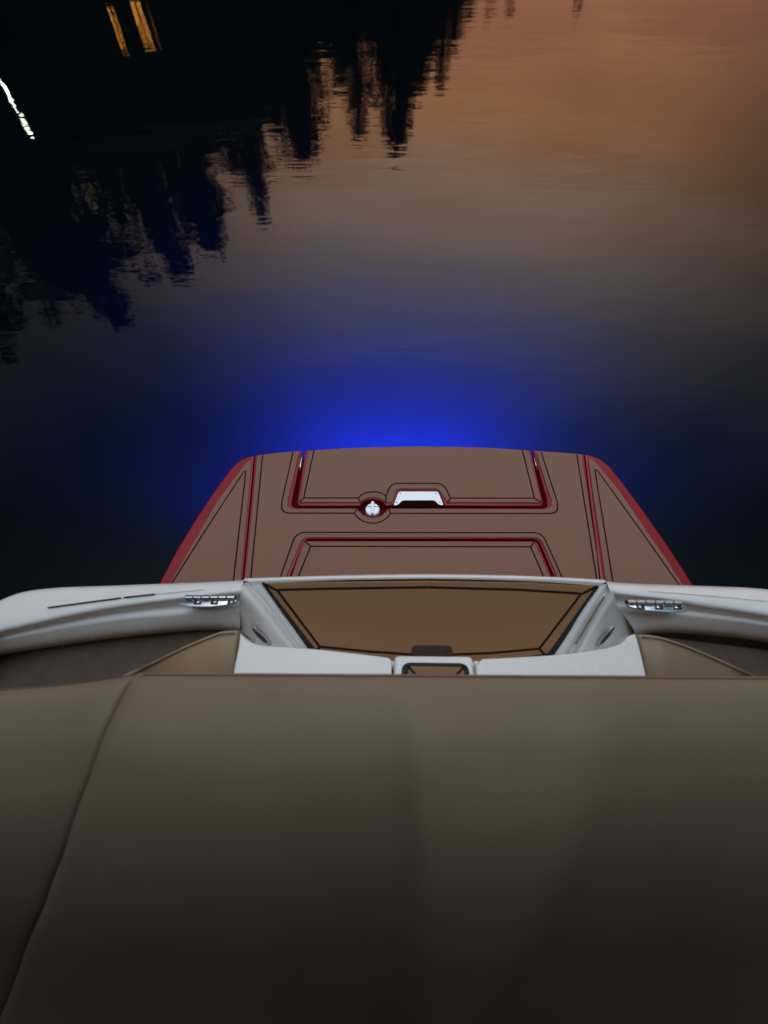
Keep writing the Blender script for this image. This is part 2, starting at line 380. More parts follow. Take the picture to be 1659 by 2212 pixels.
# left: pixel polylines read from the photograph, corner -> picture edge
Lr = [
 ([(526, 1253.5), (470, 1257), (345, 1261.5), (230, 1266), (120, 1270), (40, 1280), (-10, 1300)], .925, 0.0),
 ([(526, 1257), (470, 1260.5), (345, 1265.5), (230, 1270), (120, 1274), (42, 1285), (-10, 1306)], .940, .012),
 ([(525, 1262), (470, 1272.5), (392, 1279), (262, 1291), (160, 1304), (60, 1318), (-12, 1331)], .946, .045),
 ([(523, 1266), (470, 1276), (392, 1283), (262, 1296), (160, 1309), (60, 1324), (-12, 1337)], .947, .055),
 ([(522, 1276), (470, 1283), (392, 1291), (262, 1305), (160, 1322), (60, 1342), (-12, 1358)], .948, .085),
 ([(521, 1284), (470, 1287), (392, 1296), (262, 1314), (160, 1332), (60, 1354), (-12, 1371)], .940, .10),
 ([(520, 1296), (470, 1297), (392, 1306), (262, 1320), (160, 1337), (60, 1359.5), (-12, 1375)], .906, .106),
 ([(519, 1306), (470, 1309), (392, 1317), (262, 1330), (160, 1345), (60, 1365), (-12, 1380)], .905, .115),
 ([(517, 1317), (470, 1319), (392, 1326), (262, 1338), (160, 1352), (60, 1371), (-12, 1385)], .904, .125),
 ([(517, 1322), (470, 1324), (392, 1331), (262, 1342), (160, 1357), (60, 1375), (-12, 1389)], .898, .128),
 ([(519, 1342), (470, 1344), (392, 1350), (262, 1363), (160, 1377), (60, 1393), (-12, 1406)], .872, .140),
 ([(519, 1360), (470, 1356), (392, 1360), (262, 1373), (160, 1386), (60, 1401), (-12, 1413)], .848, .150),
 ([(519, 1366), (470, 1361), (392, 1364), (262, 1377), (160, 1390), (60, 1405), (-12, 1417)], .80, .150)]
Rr = [
 ([(1310, 1256.5), (1370, 1261), (1500, 1265.5), (1570, 1268), (1640, 1271.5), (1700, 1280), (1760, 1300)], .925, 0.0),
 ([(1311, 1260), (1370, 1264.5), (1500, 1269.5), (1570, 1272), (1640, 1275.5), (1700, 1285), (1760, 1306)], .940, .012),
 ([(1313, 1264), (1372, 1274), (1450, 1280), (1520, 1285), (1600, 1292), (1680, 1302), (1760, 1318)], .946, .045),
 ([(1315, 1268), (1372, 1278), (1450, 1284), (1520, 1289), (1600, 1297), (1680, 1308), (1760, 1325)], .947, .055),
 ([(1318, 1277), (1372, 1286), (1450, 1294), (1520, 1301), (1600, 1313), (1680, 1326), (1760, 1344)], .948, .085),
 ([(1320, 1285), (1372, 1290), (1450, 1299), (1510, 1311), (1600, 1324), (1680, 1337), (1760, 1355)], .940, .10),
 ([(1324, 1297), (1372, 1301), (1450, 1310), (1510, 1319), (1600, 1331), (1680, 1344), (1760, 1362)], .906, .106),
 ([(1330, 1307), (1374, 1311), (1450, 1318), (1510, 1325), (1600, 1337), (1680, 1350), (1760, 1367)], .905, .115),
 ([(1338, 1317), (1376, 1320), (1450, 1325), (1510, 1331), (1600, 1342), (1680, 1355), (1760, 1372)], .904, .125),
 ([(1341, 1322), (1378, 1325), (1450, 1330), (1510, 1336), (1600, 1346), (1680, 1359), (1760, 1376)], .898, .128),
 ([(1366, 1352), (1400, 1350), (1460, 1350), (1520, 1354), (1600, 1362), (1680, 1374), (1760, 1390)], .872, .140),
 ([(1372, 1369), (1406, 1362), (1460, 1362), (1520, 1366), (1600, 1374), (1680, 1386), (1760, 1402)], .848, .150),
 ([(1374, 1375), (1408, 1367), (1460, 1367), (1520, 1371), (1600, 1379), (1680, 1391), (1760, 1407)], .80, .150)]
for sgn, rr in ((-1, Lr), (1, Rr)):
    rows = side(sgn, rr, None)
    # outer skirt: rolls over and falls to the rubbing strake
    r0 = rows[0]
    sk1 = [p + Vector((0 if abs(p.x) < 1.05 else sgn*.012, .012 if p.y > .1 else 0, -.022)) for p in r0]
    sk2 = [p + Vector((0, 0, -.30)) for p in sk1]
    bm = loft([sk2, sk1] + rows); orient_up(bm)
    g = B(link('gunwale', bm, M_white))
    md = g.modifiers.new('sub', 'SUBSURF'); md.levels = 1; md.render_levels = 2
    # hull side below
    bm = loft([[p + Vector((0, 0, -.0)) for p in sk2], [p + Vector((-sgn*.10 if abs(p.x) > .8 else 0, 0, -.45)) for p in sk2], [Vector((p.x*.72, p.y, -.42)) for p in sk2], [Vector((0, p.y, -.55)) for p in sk2]])
    orient_up(bm, Vector((0, 0, -1))); B(link('hull_side', bm, M_hull))
    # dark liner under the rail (footwell side)
    inn = rows[-1]
    bm = loft([inn, [p + Vector((0, -.01, -.10)) for p in inn], [Vector((p.x*.9, p.y - .30, .64)) for p in inn]]); orient_up(bm)
    B(link('cockpit_liner', bm, M_dark))
# dark slit in the left rail, in two lengths
for a in ([(103, 1312.3), (150, 1306), (200, 1299.2), (262, 1291.2)], [(267, 1290.5), (300, 1286.8), (335, 1283.2)]):
    bm = bmesh.new(); strip_bm(bm, [U(x, y, .9505) for x, y in a], .0042, h=.0012)
    orient_up(bm); B(link('vent_slit', bm, M_rubber))
# fine grey strips painting the ridge's shadow line on both rails
M_ridge_shade = mat('ridge_shade_grey', (.30, .30, .31), .6, nscale=30, nvar=.1)
for q in (((337, 1283), (392, 1278.5), (440, 1273.5)), ((1400, 1277), (1450, 1280.5), (1530, 1287), (1659, 1299))):
    bm = bmesh.new(); strip_bm(bm, [U(x, y, .9480) for x, y in q], .0010, h=.0005)
    orient_up(bm); B(link('ridge_shade_line', bm, M_ridge_shade))

# ------------------------------------------------------------------ transom top: lip, brown step panel, ridges
# tilted plane of the panel
pa, pb = U(928, 1250, .945), U(928, 1412, .835)
pn = Vector((0, pb.z - pa.z, -(pb.y - pa.y))).normalized(); pn = pn if pn.z > 0 else -pn
def UP_(x, y, off=0.): return UPl(x, y, pa, pn, off)
outer = fil([(555, 1252.5, 10), (700, 1249.0), (928, 1246.6), (1150, 1250.5), (1301, 1256.5, 10), (1296, 1272, 6), (1196, 1420), (1060, 1445), (928, 1448), (790, 1440), (666, 1410)], closed=True)
B(prism('step_surround', [UP_(x, y, -.002) for x, y in outer], .02, M_white, None, pn))
blk = fil([(561, 1255.5, 13), (700, 1252.6), (928, 1250.4), (1150, 1254.3), (1298.5, 1262, 12), (1197, 1416), (1050, 1440), (928, 1444), (800, 1434), (667, 1405)], closed=True)
step = B(prism('step_panel', [UP_(x, y, .003) for x, y in blk], .006, M_rubber, None, pn, bev=.001))
brn = fil([(571.5, 1260.6, 10), (700, 1257.6), (928, 1255.4), (1150, 1259), (1287, 1267, 10), (1185, 1411), (1050, 1436), (928, 1440), (800, 1430), (679, 1400.5)], closed=True)
sub(prism('tan_pad', [UP_(x, y, .007) for x, y in brn], .004, M_foam2, None, pn, bev=.002), step)
iv = fil([(598, 1274.5, 7), (700, 1271.8), (928, 1268.8), (1120, 1274), (1256, 1282.5, 7), (1165, 1401.5), (1060, 1411), (978, 1414), (890, 1414), (790, 1407), (690.5, 1397)], closed=True)
bm = bmesh.new()
strip_bm(bm, [UP_(x, y, .0075) for x, y in iv], .0066, pn, closed=True)
for a in ([(566, 1259), (600, 1276.5)], [(690.5, 1397), (683, 1407)], [(1292, 1266), (1256, 1283.5)], [(1165, 1401.5), (1176, 1413)]):
    strip_bm(bm, [UP_(x, y, .0075) for x, y in a], .0064, pn)
orient_up(bm, pn); sub(link('routed_line', bm, M_line), step)
tab = fil([(887, 1420), (890, 1398, 5), (900, 1395, 4), (968, 1395.5, 4), (976, 1399, 5), (981, 1420)], closed=True)
sub(prism('pull_tab', [UP_(x, y, .0105) for x, y in tab], .005, M_tab, None, pn, bev=.002), step)
# aft lip of the transom and its drop to the platform
lipA = [(526, 1253.5), (620, 1250.3), (760, 1246.5), (928, 1244.6), (1080, 1246.5), (1200, 1250.5), (1310, 1256.5)]
lipB = [(540, 1257), (620, 1254), (760, 1250.4), (928, 1248.6), (1080, 1250.6), (1200, 1254.4), (1302, 1260)]
a = resample(densify([U(x, y, .952) for x, y in lipA], 6), 40); b = resample(densify([U(x, y, .950) for x, y in lipB], 6), 40)
bm = loft([[p + Vector((0, .012, -.55)) for p in a], [p + Vector((0, .012, -.03)) for p in a], [p + Vector((0, .008, -.008)) for p in a], a, b, [p + Vector((0, -.006, -.02)) for p in b]])
orient_up(bm); B(link('transom_lip', bm, M_white))
# sculpted ridges either side of the panel
def ridge(rows_px):
    rows = []
    for pts in rows_px:
        rows.append(resample(densify([U(*p) for p in pts], 8), 14))
    bm = loft(rows); orient_up(bm); o = B(link('moulded_ridge', bm, M_white))
    md = o.modifiers.new('sub', 'SUBSURF'); md.levels = 1; md.render_levels = 2
ridge([[(572, 1258, .925), (620, 1322, .880), (672, 1410, .815)],
       [(561, 1258, .938), (609, 1324, .895), (664, 1409, .830)],
       [(549, 1258, .945), (600, 1324, .902), (659, 1408, .838)],
       [(532, 1257, .938), (591, 1322, .892), (652, 1407, .828)],
       [(529, 1258, .934), (588, 1323, .885), (649, 1407, .822)],
       [(526, 1261, .952), (584, 1327, .907), (644, 1407, .845)],
       [(522, 1272, .960), (576, 1335, .917), (636, 1408, .857)],
       [(519, 1286, .948), (566, 1343, .904), (625, 1408, .845)],
       [(517, 1300, .925), (556, 1350, .885), (610, 1408, .832)],
       [(517, 1320, .905), (546, 1358, .868), (580, 1408, .825)],
       [(518, 1346, .850), (530, 1372, .838), (552, 1408, .822)],
       [(518, 1372, .795), (526, 1384, .800), (540, 1412, .800)]])
ridge([[(1286, 1262, .925), (1240, 1330, .880), (1188, 1414, .815)],
       [(1296, 1262, .938), (1250, 1332, .895), (1196, 1414, .830)],
       [(1308, 1261, .946), (1264, 1330, .905), (1214, 1414, .838)],
       [(1313, 1264, .940), (1272, 1331, .895), (1226, 1413, .828)],
       [(1315, 1270, .930), (1277, 1331, .884), (1232, 1412, .818)],
       [(1319, 1274, .948), (1284, 1332, .903), (1240, 1411, .838)],
       [(1325, 1282, .960), (1293, 1335, .917), (1250, 1410, .857)],
       [(1329, 1292, .948), (1302, 1338, .904), (1262, 1410, .845)],
       [(1332, 1304, .925), (1312, 1344, .880), (1278, 1410, .830)],
       [(1340, 1322, .905), (1324, 1352, .868), (1300, 1410, .822)],
       [(1364, 1350, .850), (1346, 1374, .838), (1324, 1410, .818)],
       [(1374, 1376, .795), (1360, 1392, .800), (1344, 1412, .800)]])
# dark strip painting the shadow in the slot by the right ridge
bm = bmesh.new(); strip_bm(bm, [U(1306, 1288, .936), U(1277, 1335, .905), U(1243, 1392, .862)], .005, h=.001); orient_up(bm)
B(link('slot_shadow_strip', bm, mat('shadow_slot', (.22, .16, .15), .6, nscale=40, nvar=.2)))

# white coaming blocks ahead of the seat back
def block(name, px, z, bev, th=.22):
    o = B(prism(name, [U(x, y, z) for x, y in px], th, M_white, None, bev=bev, seg=5, ang=60)); return o
block('coaming_block', densify([(519, 1368), (530, 1380), (548, 1390), (575, 1395.5), (675, 1402), (760, 1411), (822, 1418.5)], 3) + fil([(822, 1418.5), (845.5, 1422, 10), (847, 1500, 0)])[1:] + [(760, 1500), (650, 1500), (560, 1500), (498, 1500), (507, 1440), (516, 1395)], .955, .010)
block('coaming_block', fil([(1030, 1500), (1028, 1436, 8), (1042, 1423.5, 8)]) + densify([(1048, 1423), (1110, 1420), (1179, 1416), (1250, 1409.5), (1300, 1402), (1332, 1394), (1347, 1386), (1358, 1374), (1373, 1369)], 3) + [(1381, 1395), (1392, 1440), (1404, 1500), (1300, 1500), (1160, 1500)], .955, .010)
# framed latch box between the blocks
fo = fil([(850, 1500), (851.5, 1416.5, 12), (1021, 1418, 12), (1028, 1500)])
fi = fil([(866, 1500), (868, 1430.5, 20), (1013, 1432.5, 22), (1018, 1500)])
bx = B(prism('latch_box', [U(x, y, .950) for x, y in fo], .12, M_white, None, bev=.006, seg=4))
sub(prism('latch_gasket', [U(x, y, .954) for x, y in fi], .006, M_rubber, None, bev=.001), bx)
ib = fil([(873, 1500), (884, 1439, 6), (1001, 1441, 6), (1011, 1500)])
sub(prism('latch_pad', [U(x, y, .957) for x, y in ib], .004, M_foam2, None, bev=.0015), bx)
for q in ([(880, 1437), (902, 1462)], [(1004, 1439), (982, 1462)]):
    bm = bmesh.new(); strip_bm(bm, [U(x, y, .9578) for x, y in q], .0050); orient_up(bm); sub(link('routed_line', bm, M_line), bx)
for x in (849.5, 1029): 
    bm = bmesh.new(); c = U(x, 1437, .925); box_bm(bm, c, (.016, .018, .012))
    bmesh.ops.bevel(bm, geom=bm.edges[:], offset=.003, segments=2, affect='EDGES'); B(link('hinge_tab', bm, M_white))

# chrome hinges let into the rails
def hinge(a, b, base, z):
    A, Bp = U(*a, z), U(*b, z); h = B(link('hinge', (lambda bm: (prism_bm([U(x, y, z - .004) for x, y in base], .006, bev=.0018, bm=bm)))(bmesh.new()), M_chrome)); auto_smooth(h, 40)
    n = 6
    for k in range(n):
        p0 = A.lerp(Bp, k/n + .008); p1 = A.lerp(Bp, (k+1)/n - .008)
        bm = bmesh.new(); d = (p1-p0)
        tube_bm(bm, [p0, p0 + d*.04, p1 - d*.04, p1], [.0062, .0072, .0072, .0062], 18)
        o = sub(link('hinge_knuckle', bm, M_chrome), h); auto_smooth(o, 50)
        if k % 2:
            bm = bmesh.new(); box_bm(bm, p0.lerp(p1, .5) + Vector((0, -.010, -.003)), (d.length*.96, .012, .0035)); bmesh.ops.bevel(bm, geom=bm.edges[:], offset=.0008, segments=2, affect='EDGES')
            sub(link('hinge_leaf', bm, M_chrome), h)
    bm = bmesh.new(); tube_bm(bm, [A, Bp], .0045, 10); sub(link('hinge_pin', bm, M_rubber), h)
hinge((401, 1291.5), (509, 1291.2), fil([(382, 1303, 2), (398, 1293), (400, 1286), (509, 1286), (510, 1299, 3), (490, 1306), (455, 1310.5), (410, 1310.5)], closed=True), .956)
hinge((1353, 1301), (1471, 1303), fil([(1351, 1296), (1472, 1297), (1476, 1305), (1495.5, 1317, 3), (1485, 1321), (1450, 1322.5), (1400, 1319.5), (1372, 1314), (1354, 1308, 3)], closed=True), .956)
# lens shaped steel fittings in the ridge flanks
def lens(p0, p1, z0, z1, wid, tilt):
    a, b = U(*p0, z0), U(*p1, z1); d = b-a; t = d.normalized(); n0 = Vector((tilt, 0, .75)).normalized(); s = t.cross(n0).normalized(); n = s.cross(t).normalized()
    if n.z < 0: n = -n
    def shell(k, m, nm, par, lift):
        bm = bmesh.new(); bmesh.ops.create_uvsphere(bm, u_segments=28, v_segments=14, radius=1)
        M = Matrix.Translation((a+b)/2 + n*lift) @ Matrix((t, s, n)).transposed().to_4x4() @ Matrix.Diagonal((d.length*.5*k, wid*.5*k, .004, 1))
        bmesh.ops.transform(bm, matrix=M, verts=bm.verts[:]); o = link(nm, bm, m)
        return B(o) if par is None else sub(o, par)
    r = shell(1, M_chrome, 'courtesy_light', None, 0); shell(.72, M_tab, 'lens', r, .0016)
lens((545, 1354), (584, 1394), .888, .846, .020, -.5)
lens((1327, 1353), (1289, 1397), .888, .846, .020, .5)

# ------------------------------------------------------------------ seat back and bolsters
def crease_x(y):      # world x of the crease on the left of the seat back, as a function of world y
    return CRX(y)
cr_px = [(306, 1440), (294, 1460), (266, 1510), (237, 1570), (200, 1676), (150, 1826), (106, 1946), (20, 2160), (-50, 2330)]
def seat_z(x, y):
    ye = .118
    t = (ye - y)
    z = 1.150 + .010*(1 - math.exp(-t/.05)) - 1.55*max(0, t-.06)**2 - .04*max(0, t)
    if t > .46: z = 1.150 + .010 - 1.55*.40**2 - .0184 - 1.28*(t-.46)
    z -= .020*math.exp(-max(0, t)/.010)                       # rolled edge
    # waves and folds shaped to give the soft light and shadow bands
    z += .010*math.sin(x*6.4 + 1.6*y + 2.4) * min(1, max(0, t)/.15) + .005*math.sin(x*15 - 4*y + 1.2) * min(1, max(0, t)/.12)
    z += .0025*noise.noise(Vector((x*6, y*4, 3.1)))
    u = min(1, max(0, t)/.10)
    s1 = x - (.035 + .03*(.10 - y)); s2 = x - (.43 - .42*(.10 - y)); s3 = x - (-.16 - .05*(.10 - y))
    sm = lambda v, wd: .5 + .5*math.tanh(v/wd)
    z += .13*max(0, t)*u*sm(s1, .014)*sm(-s2, .04) + .08*max(0, t)*u*sm(-s3, .03)*sm(x + .62, .15) - .03*max(0, t)*sm(s2 - .15, .1)
    z += -.05*max(0, abs(x - .05) - .62)**2
    return z
cr = []
for x, y in cr_px:
    zz = 1.13
    for _ in range(30):
        q = U(x, y, zz); zz += .5*(seat_z(q.x, min(.118, q.y)) - .02 - zz)
    cr.append(U(x, y, zz))
cr[0] = Vector((cr[0].x, .125, 1.13))
def CRX(y):
    for a, b in zip(cr, cr[1:]):
        if a.y >= y >= b.y: return a.x + (b.x-a.x)*(a.y-y)/(a.y-b.y)
    if y > cr[0].y: return cr[0].x
    a, b = cr[-2], cr[-1]; return b.x + (b.x-a.x)*(b.y-y)/(a.y-b.y)
ys = [.118, .1175, .116, .113, .109, .104, .098, .09, .08] + [.07 - .02*k for k in range(45)]
rows = []
e0 = U(905, 1453.5, 1.142).y
def edge_y(x):  # the aft edge runs a touch nearer on the right
    return (e0 - .118) - .006*x
for y in ys:
    xl = CRX(y); xr = 1.02
    r = []
    nx = 90
    for i in range(nx+1):
        s = i/nx
        if i < 10: x = xl + .035*(i/10)**1.4
        else: x = xl + .035 + (xr - xl - .035)*((i-10)/(nx-10))
        z = seat_z(x, y)
        if i < 10: q = 1 - i/10; z -= .013*q**2.2
        r.append(Vector((x, y + edge_y(x), z)))
    r = [r[0] + Vector((-.004, 0, -.05)), r[0] + Vector((-.003, 0, -.015))] + r
    rows.append(r)
f0 = rows[0]
rows = [[p + Vector((0, -.05, -.40)) for p in f0], [p + Vector((0, -.02, -.12)) for p in f0], [p + Vector((0, -.002, -.02)) for p in f0]] + rows
last = rows[-1]; rows += [[p + Vector((0, -.03, -.35)) for p in last], [p + Vector((0, -.03, -.70)) for p in last]]
bm = loft(rows); orient_up(bm)
seat = B(link('seat_back', bm, M_vinyl))
seat.modifiers.new('sub', 'SUBSURF').render_levels = 1
# stitching along the aft edge: a seam cord plus stitches
def stitches(P, par, gap=.0065, ln=.0042, r=.0007, seam=.0007):
    bm = bmesh.new(); tube_bm(bm, P, seam, 6)
    sub(link('seam', bm, M_thread), par)
    tot = sum((b-a).length for a, b in zip(P, P[1:])); n = int(tot/gap); Q = resample(P, n*3)
    bm = bmesh.new()
    for k in range(0, len(Q)-2, 3):
        t = (Q[k+1]-Q[k]).normalized(); c = Q[k] + Vector((0, -.0035, .0012)); tube_bm(bm, [c - t*ln/2, c + t*ln/2], r, 5)
    o = link('stitching', bm, M_thread); o['kind'] = 'stuff'; sub(o, par)
P = [Vector((x, .112 + edge_y(x), seat_z(x, .112) + .0012)) for x in [CRX(.11) + .02 + (.98 - CRX(.11) - .02)*k/120 for k in range(121)]]
stitches(P, seat)

def bolster(top, low, zt, zl, m, sgn):
    T = resample(densify([U(x, y, z) for (x, y), z in zip(top, zt)], 8), 50)
    Lw = resample(densify([U(x, y, z) for (x, y), z in zip(low, zl)], 8), 50)
    rows = []
    for k in range(15):
        s = k/14; bul = .008*math.sin(math.pi*min(1, s*1.3)) if s < .77 else 0
        rows.append([a.lerp(b, s) + Vector((0, 0, bul)) for a, b in zip(T, Lw)])
    back = [[p + Vector((0, .003, -.003)) for p in T], [p + Vector((0, .003, -.02)) for p in T], [p + Vector((0, -.005, -.30)) for p in T]][::-1]
    rows = back + rows
    bm = loft(rows)
    end = [r[0] for r in rows]
    dn = [Vector((p.x + sgn*.003, p.y, p.z - .012)) for p in end]; dn2 = [Vector((p.x - sgn*.01, p.y, p.z - .30)) for p in end]
    loft([end, dn, dn2], bm); bmesh.ops.remove_doubles(bm, verts=bm.verts[:], dist=1e-5)
    orient_up(bm); o = B(link('side_bolster', bm, m)); o.modifiers.new('sub', 'SUBSURF').render_levels = 1
    stitches([p + Vector((0, -.0055, .0025)) for p in T][1:], o, seam=.0009)
    return o
def wing(edge_px, inner, m):
    """flush cushion beside the seat back: same crown, its own seam edge"""
    E = resample(densify([U(x, y, 1.125) for x, y in edge_px], 8), 60)       # from the crease outwards
    rows = []
    for k in range(60):
        d = [0, .0006, .002, .005, .009, .014, .02, .03][k] if k < 8 else .03 + .016*(k-7)
        r = []
        for i, p in enumerate(E):
            y = p.y - d; x = inner(y) - .0 + (p.x - E[0].x)
            z = seat_z(x, min(.118, y + .118 - p.y + .0)) - .007 - .018*math.exp(-d/.008) - .007*math.exp(-(inner(y) - x)/.012 if inner is CRX else -abs(x - inner(y))/.012)
            r.append(Vector((x, y, z)))
        rows.append(r)
    f = rows[0]; rows = [[p + Vector((0, -.03, -.40)) for p in f], [p + Vector((0, -.002, -.03)) for p in f]] + rows
    rows = [[r[0] + Vector((.012, 0, -.06))] + r for r in rows]
    bm = loft(rows); orient_up(bm); o = B(link('seat_wing', bm, m)); o.modifiers.new('sub', 'SUBSURF').render_levels = 1
    stitches([Vector((p.x, p.y + .0, p.z + .0008)) for p in rows[5][1:]], o, seam=.0008)
    return o
wing([(297, 1449), (270, 1454), (240, 1459.5), (190, 1467), (120, 1475), (0, 1484), (-120, 1492), (-300, 1500)], CRX, M_vinyl)
bolster([(514, 1362.5), (490, 1364), (468, 1368), (400, 1396), (330, 1430), (290, 1449), (240, 1470)],
        [(506, 1500), (490, 1520), (470, 1540), (400, 1560), (330, 1560), (290, 1560), (240, 1560)],
        [.930, .935, .942, .98, 1.04, 1.075, 1.07], [.90, .90, .91, .95, .99, 1.01, 1.02], M_vinyl_lit, 1)
bolster([(1377, 1371), (1400, 1372.5), (1425, 1376), (1470, 1390), (1530, 1414), (1590, 1441), (1640, 1464), (1690, 1482), (1760, 1500)],
        [(1402, 1500), (1415, 1520), (1440, 1540), (1480, 1560), (1540, 1560), (1600, 1560), (1650, 1570), (1700, 1570), (1760, 1580)],
        [.930, .935, .940, .965, 1.0, 1.03, 1.06, 1.07, 1.07], [.90, .90, .91, .93, .96, .99, 1.0, 1.0, 1.0], M_vinyl_lit, -1)
# dark padded shelves below the rails
for sg in (-1, 1):
    prs = [Vector((sg*.40, .30, .79)), Vector((sg*1.16, .20, .79)), Vector((sg*1.22, -.12, .79)), Vector((sg*.45, -.12, .79))]
    B(prism('side_shelf', prs, .05, M_dark, None, bev=.01))
# cockpit floor, hull bottom, transom
bm = bmesh.new(); box_bm(bm, (0, -1.62, .60), (2.2, 3.6, .04)); B(link('cockpit_floor', bm, M_dark))
bm = bmesh.new(); box_bm(bm, (0, -1.2, .05), (2.1, 3.0, .9)); box_bm(bm, (.10, .50, -.02), (1.75, .52, .50)); bmesh.ops.bevel(bm, geom=bm.edges[:], offset=.03, segments=2, affect='EDGES'); B(link('hull', bm, M_hull))
bm = bmesh.new()
prism_bm([Vector((-1.05, .20, .78)), Vector((1.05, .20, .78)), Vector((1.05, .03, .78)), Vector((-1.05, .03, .78))], .3, bm=bm); B(link('seat_base', bm, M_dark))
# unseen cover and frame over the cockpit, added to darken the seats
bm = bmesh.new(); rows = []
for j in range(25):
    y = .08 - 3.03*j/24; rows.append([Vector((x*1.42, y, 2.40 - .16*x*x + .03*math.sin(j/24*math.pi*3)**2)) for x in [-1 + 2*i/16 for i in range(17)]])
loft(rows, bm); added_shade_canopy = B(link('added_shade_canopy', bm, M_canvas)); sm = added_shade_canopy.modifiers.new('sol', 'SOLIDIFY'); sm.thickness = .006
for y in (-.03, -2.9):
    for s in (-1, 1):
        bm = bmesh.new(); tube_bm(bm, densify([Vector((s*1.22, -1.5, .95)), Vector((s*1.24, -1.5 + (y+1.5)*.5, 1.8)), Vector((s*1.16, y, 2.23))], 6), .014, 12)
        B(link('added_shade_frame', bm, M_chrome))

# ------------------------------------------------------------------ underwater lights (blue LEDs on the transom below the platform)
M_led = emis('blue_led', (.01, .06, 1), 6)
for x in (-.40, .10, .60):
    bm = bmesh.new(); bmesh.ops.create_cone(bm, cap_ends=True, segments=24, radius1=.045, radius2=.04, depth=.02, matrix=Matrix.Translation((x, .775, -.16)) @ Matrix.Rotation(R(90), 4, 'X'))
    o = B(link('underwater_light', bm, M_chrome)); auto_smooth(o)
    bm = bmesh.new(); bmesh.ops.create_cone(bm, cap_ends=True, segments=24, radius1=.03, radius2=.03, depth=.004, matrix=Matrix.Translation((x, .788, -.16)) @ Matrix.Rotation(R(90), 4, 'X'))
    sub(link('led_lens', bm, M_led), o)
for x, e, ss in ((-.40, 1250, 120), (.10, 9200, 118), (.60, 1250, 120)):
    ld = bpy.data.lights.new('underwater_lamp', 'SPOT'); ld.energy = e; ld.color = (.004, .028, 1); ld.spot_size = R(ss); ld.spot_blend = 1; ld.shadow_soft_size = .05
    lo = bpy.data.objects.new('underwater_lamp', ld); col.objects.link(lo); lo.location = (x, .83, -.18)
    lo.rotation_euler = Vector(((x - .10)*.9, 1, -.14)).to_track_quat('-Z', 'Y').to_euler()
    B(lo)

# ------------------------------------------------------------------ water
bm = bmesh.new(); S = 420
for v in box_bm(bm, (0, 0, -3.0), (S*2, S*2, 6.0)): pass
mw = bpy.data.materials.new('lake_water'); mw.use_nodes = True; t = mw.node_tree; t.nodes.clear()
out = N(t, 'ShaderNodeOutputMaterial'); gl = N(t, 'ShaderNodeBsdfGlass'); gl.inputs['IOR'].default_value = 1.25; gl.inputs['Roughness'].default_value = 0.0
L(t, gl.outputs[0], out.inputs['Surface'])
g = N(t, 'ShaderNodeNewGeometry')
def wnoise(scale, sx, sy, det, rot=0):
    m = N(t, 'ShaderNodeMapping'); m.inputs['Scale'].default_value = (sx, sy, 1); m.inputs['Rotation'].default_value = (0, 0, R(rot)); L(t, g.outputs['Position'], m.inputs[0])
    n = N(t, 'ShaderNodeTexNoise'); n.inputs['Scale'].default_value = scale; n.inputs['Detail'].default_value = det; L(t, m.outputs[0], n.inputs['Vector']); return n.outputs[0]
h = math_n(t, 'ADD', math_n(t, 'MULTIPLY', wnoise(1.0, .45, 1.3, 2, -8), .60), math_n(t, 'ADD', math_n(t, 'MULTIPLY', wnoise(6.0, .7, 1.4, 2, 8), .10), math_n(t, 'MULTIPLY', wnoise(11.0, .22, 1.5, 1.0, 2), .045))); h = math_n(t, 'ADD', h, math_n(t, 'MULTIPLY', wnoise(42.0, .5, 1.4, 0.0, 6), .011))
bp = N(t, 'ShaderNodeBump'); bp.inputs['Strength'].default_value = 1.0; bp.inputs['Distance'].default_value = .010; L(t, h, bp.inputs['Height']); L(t, bp.outputs[0], gl.inputs['Normal'])
va = N(t, 'ShaderNodeVolumeAbsorption'); va.inputs['Color'].default_value = (.0, .1, .20, 1); va.inputs['Density'].default_value = .86
vs = N(t, 'ShaderNodeVolumeScatter'); vs.inputs['Color'].default_value = (.5, .8, 1, 1); vs.inputs['Density'].default_value = .035; vs.inputs['Anisotropy'].default_value = .2
av = N(t, 'ShaderNodeAddShader'); L(t, va.outputs[0], av.inputs[0]); L(t, vs.outputs[0], av.inputs[1]); L(t, av.outputs[0], out.inputs['Volume'])
water = tag(link('water', bm, mw, None, smooth=False), 'calm dark lake water mirroring dusk sky and tree line', kind='structure')
M_bed = mat('lake_mud', (.03, .035, .03), .9, nscale=1, nvar=.3)
bm = bmesh.new(); box_bm(bm, (0, 0, -6.5), (S*2, S*2, .9)); tag(link('lake_bed', bm, M_bed, None, smooth=False), 'dark lake bed', kind='structure')

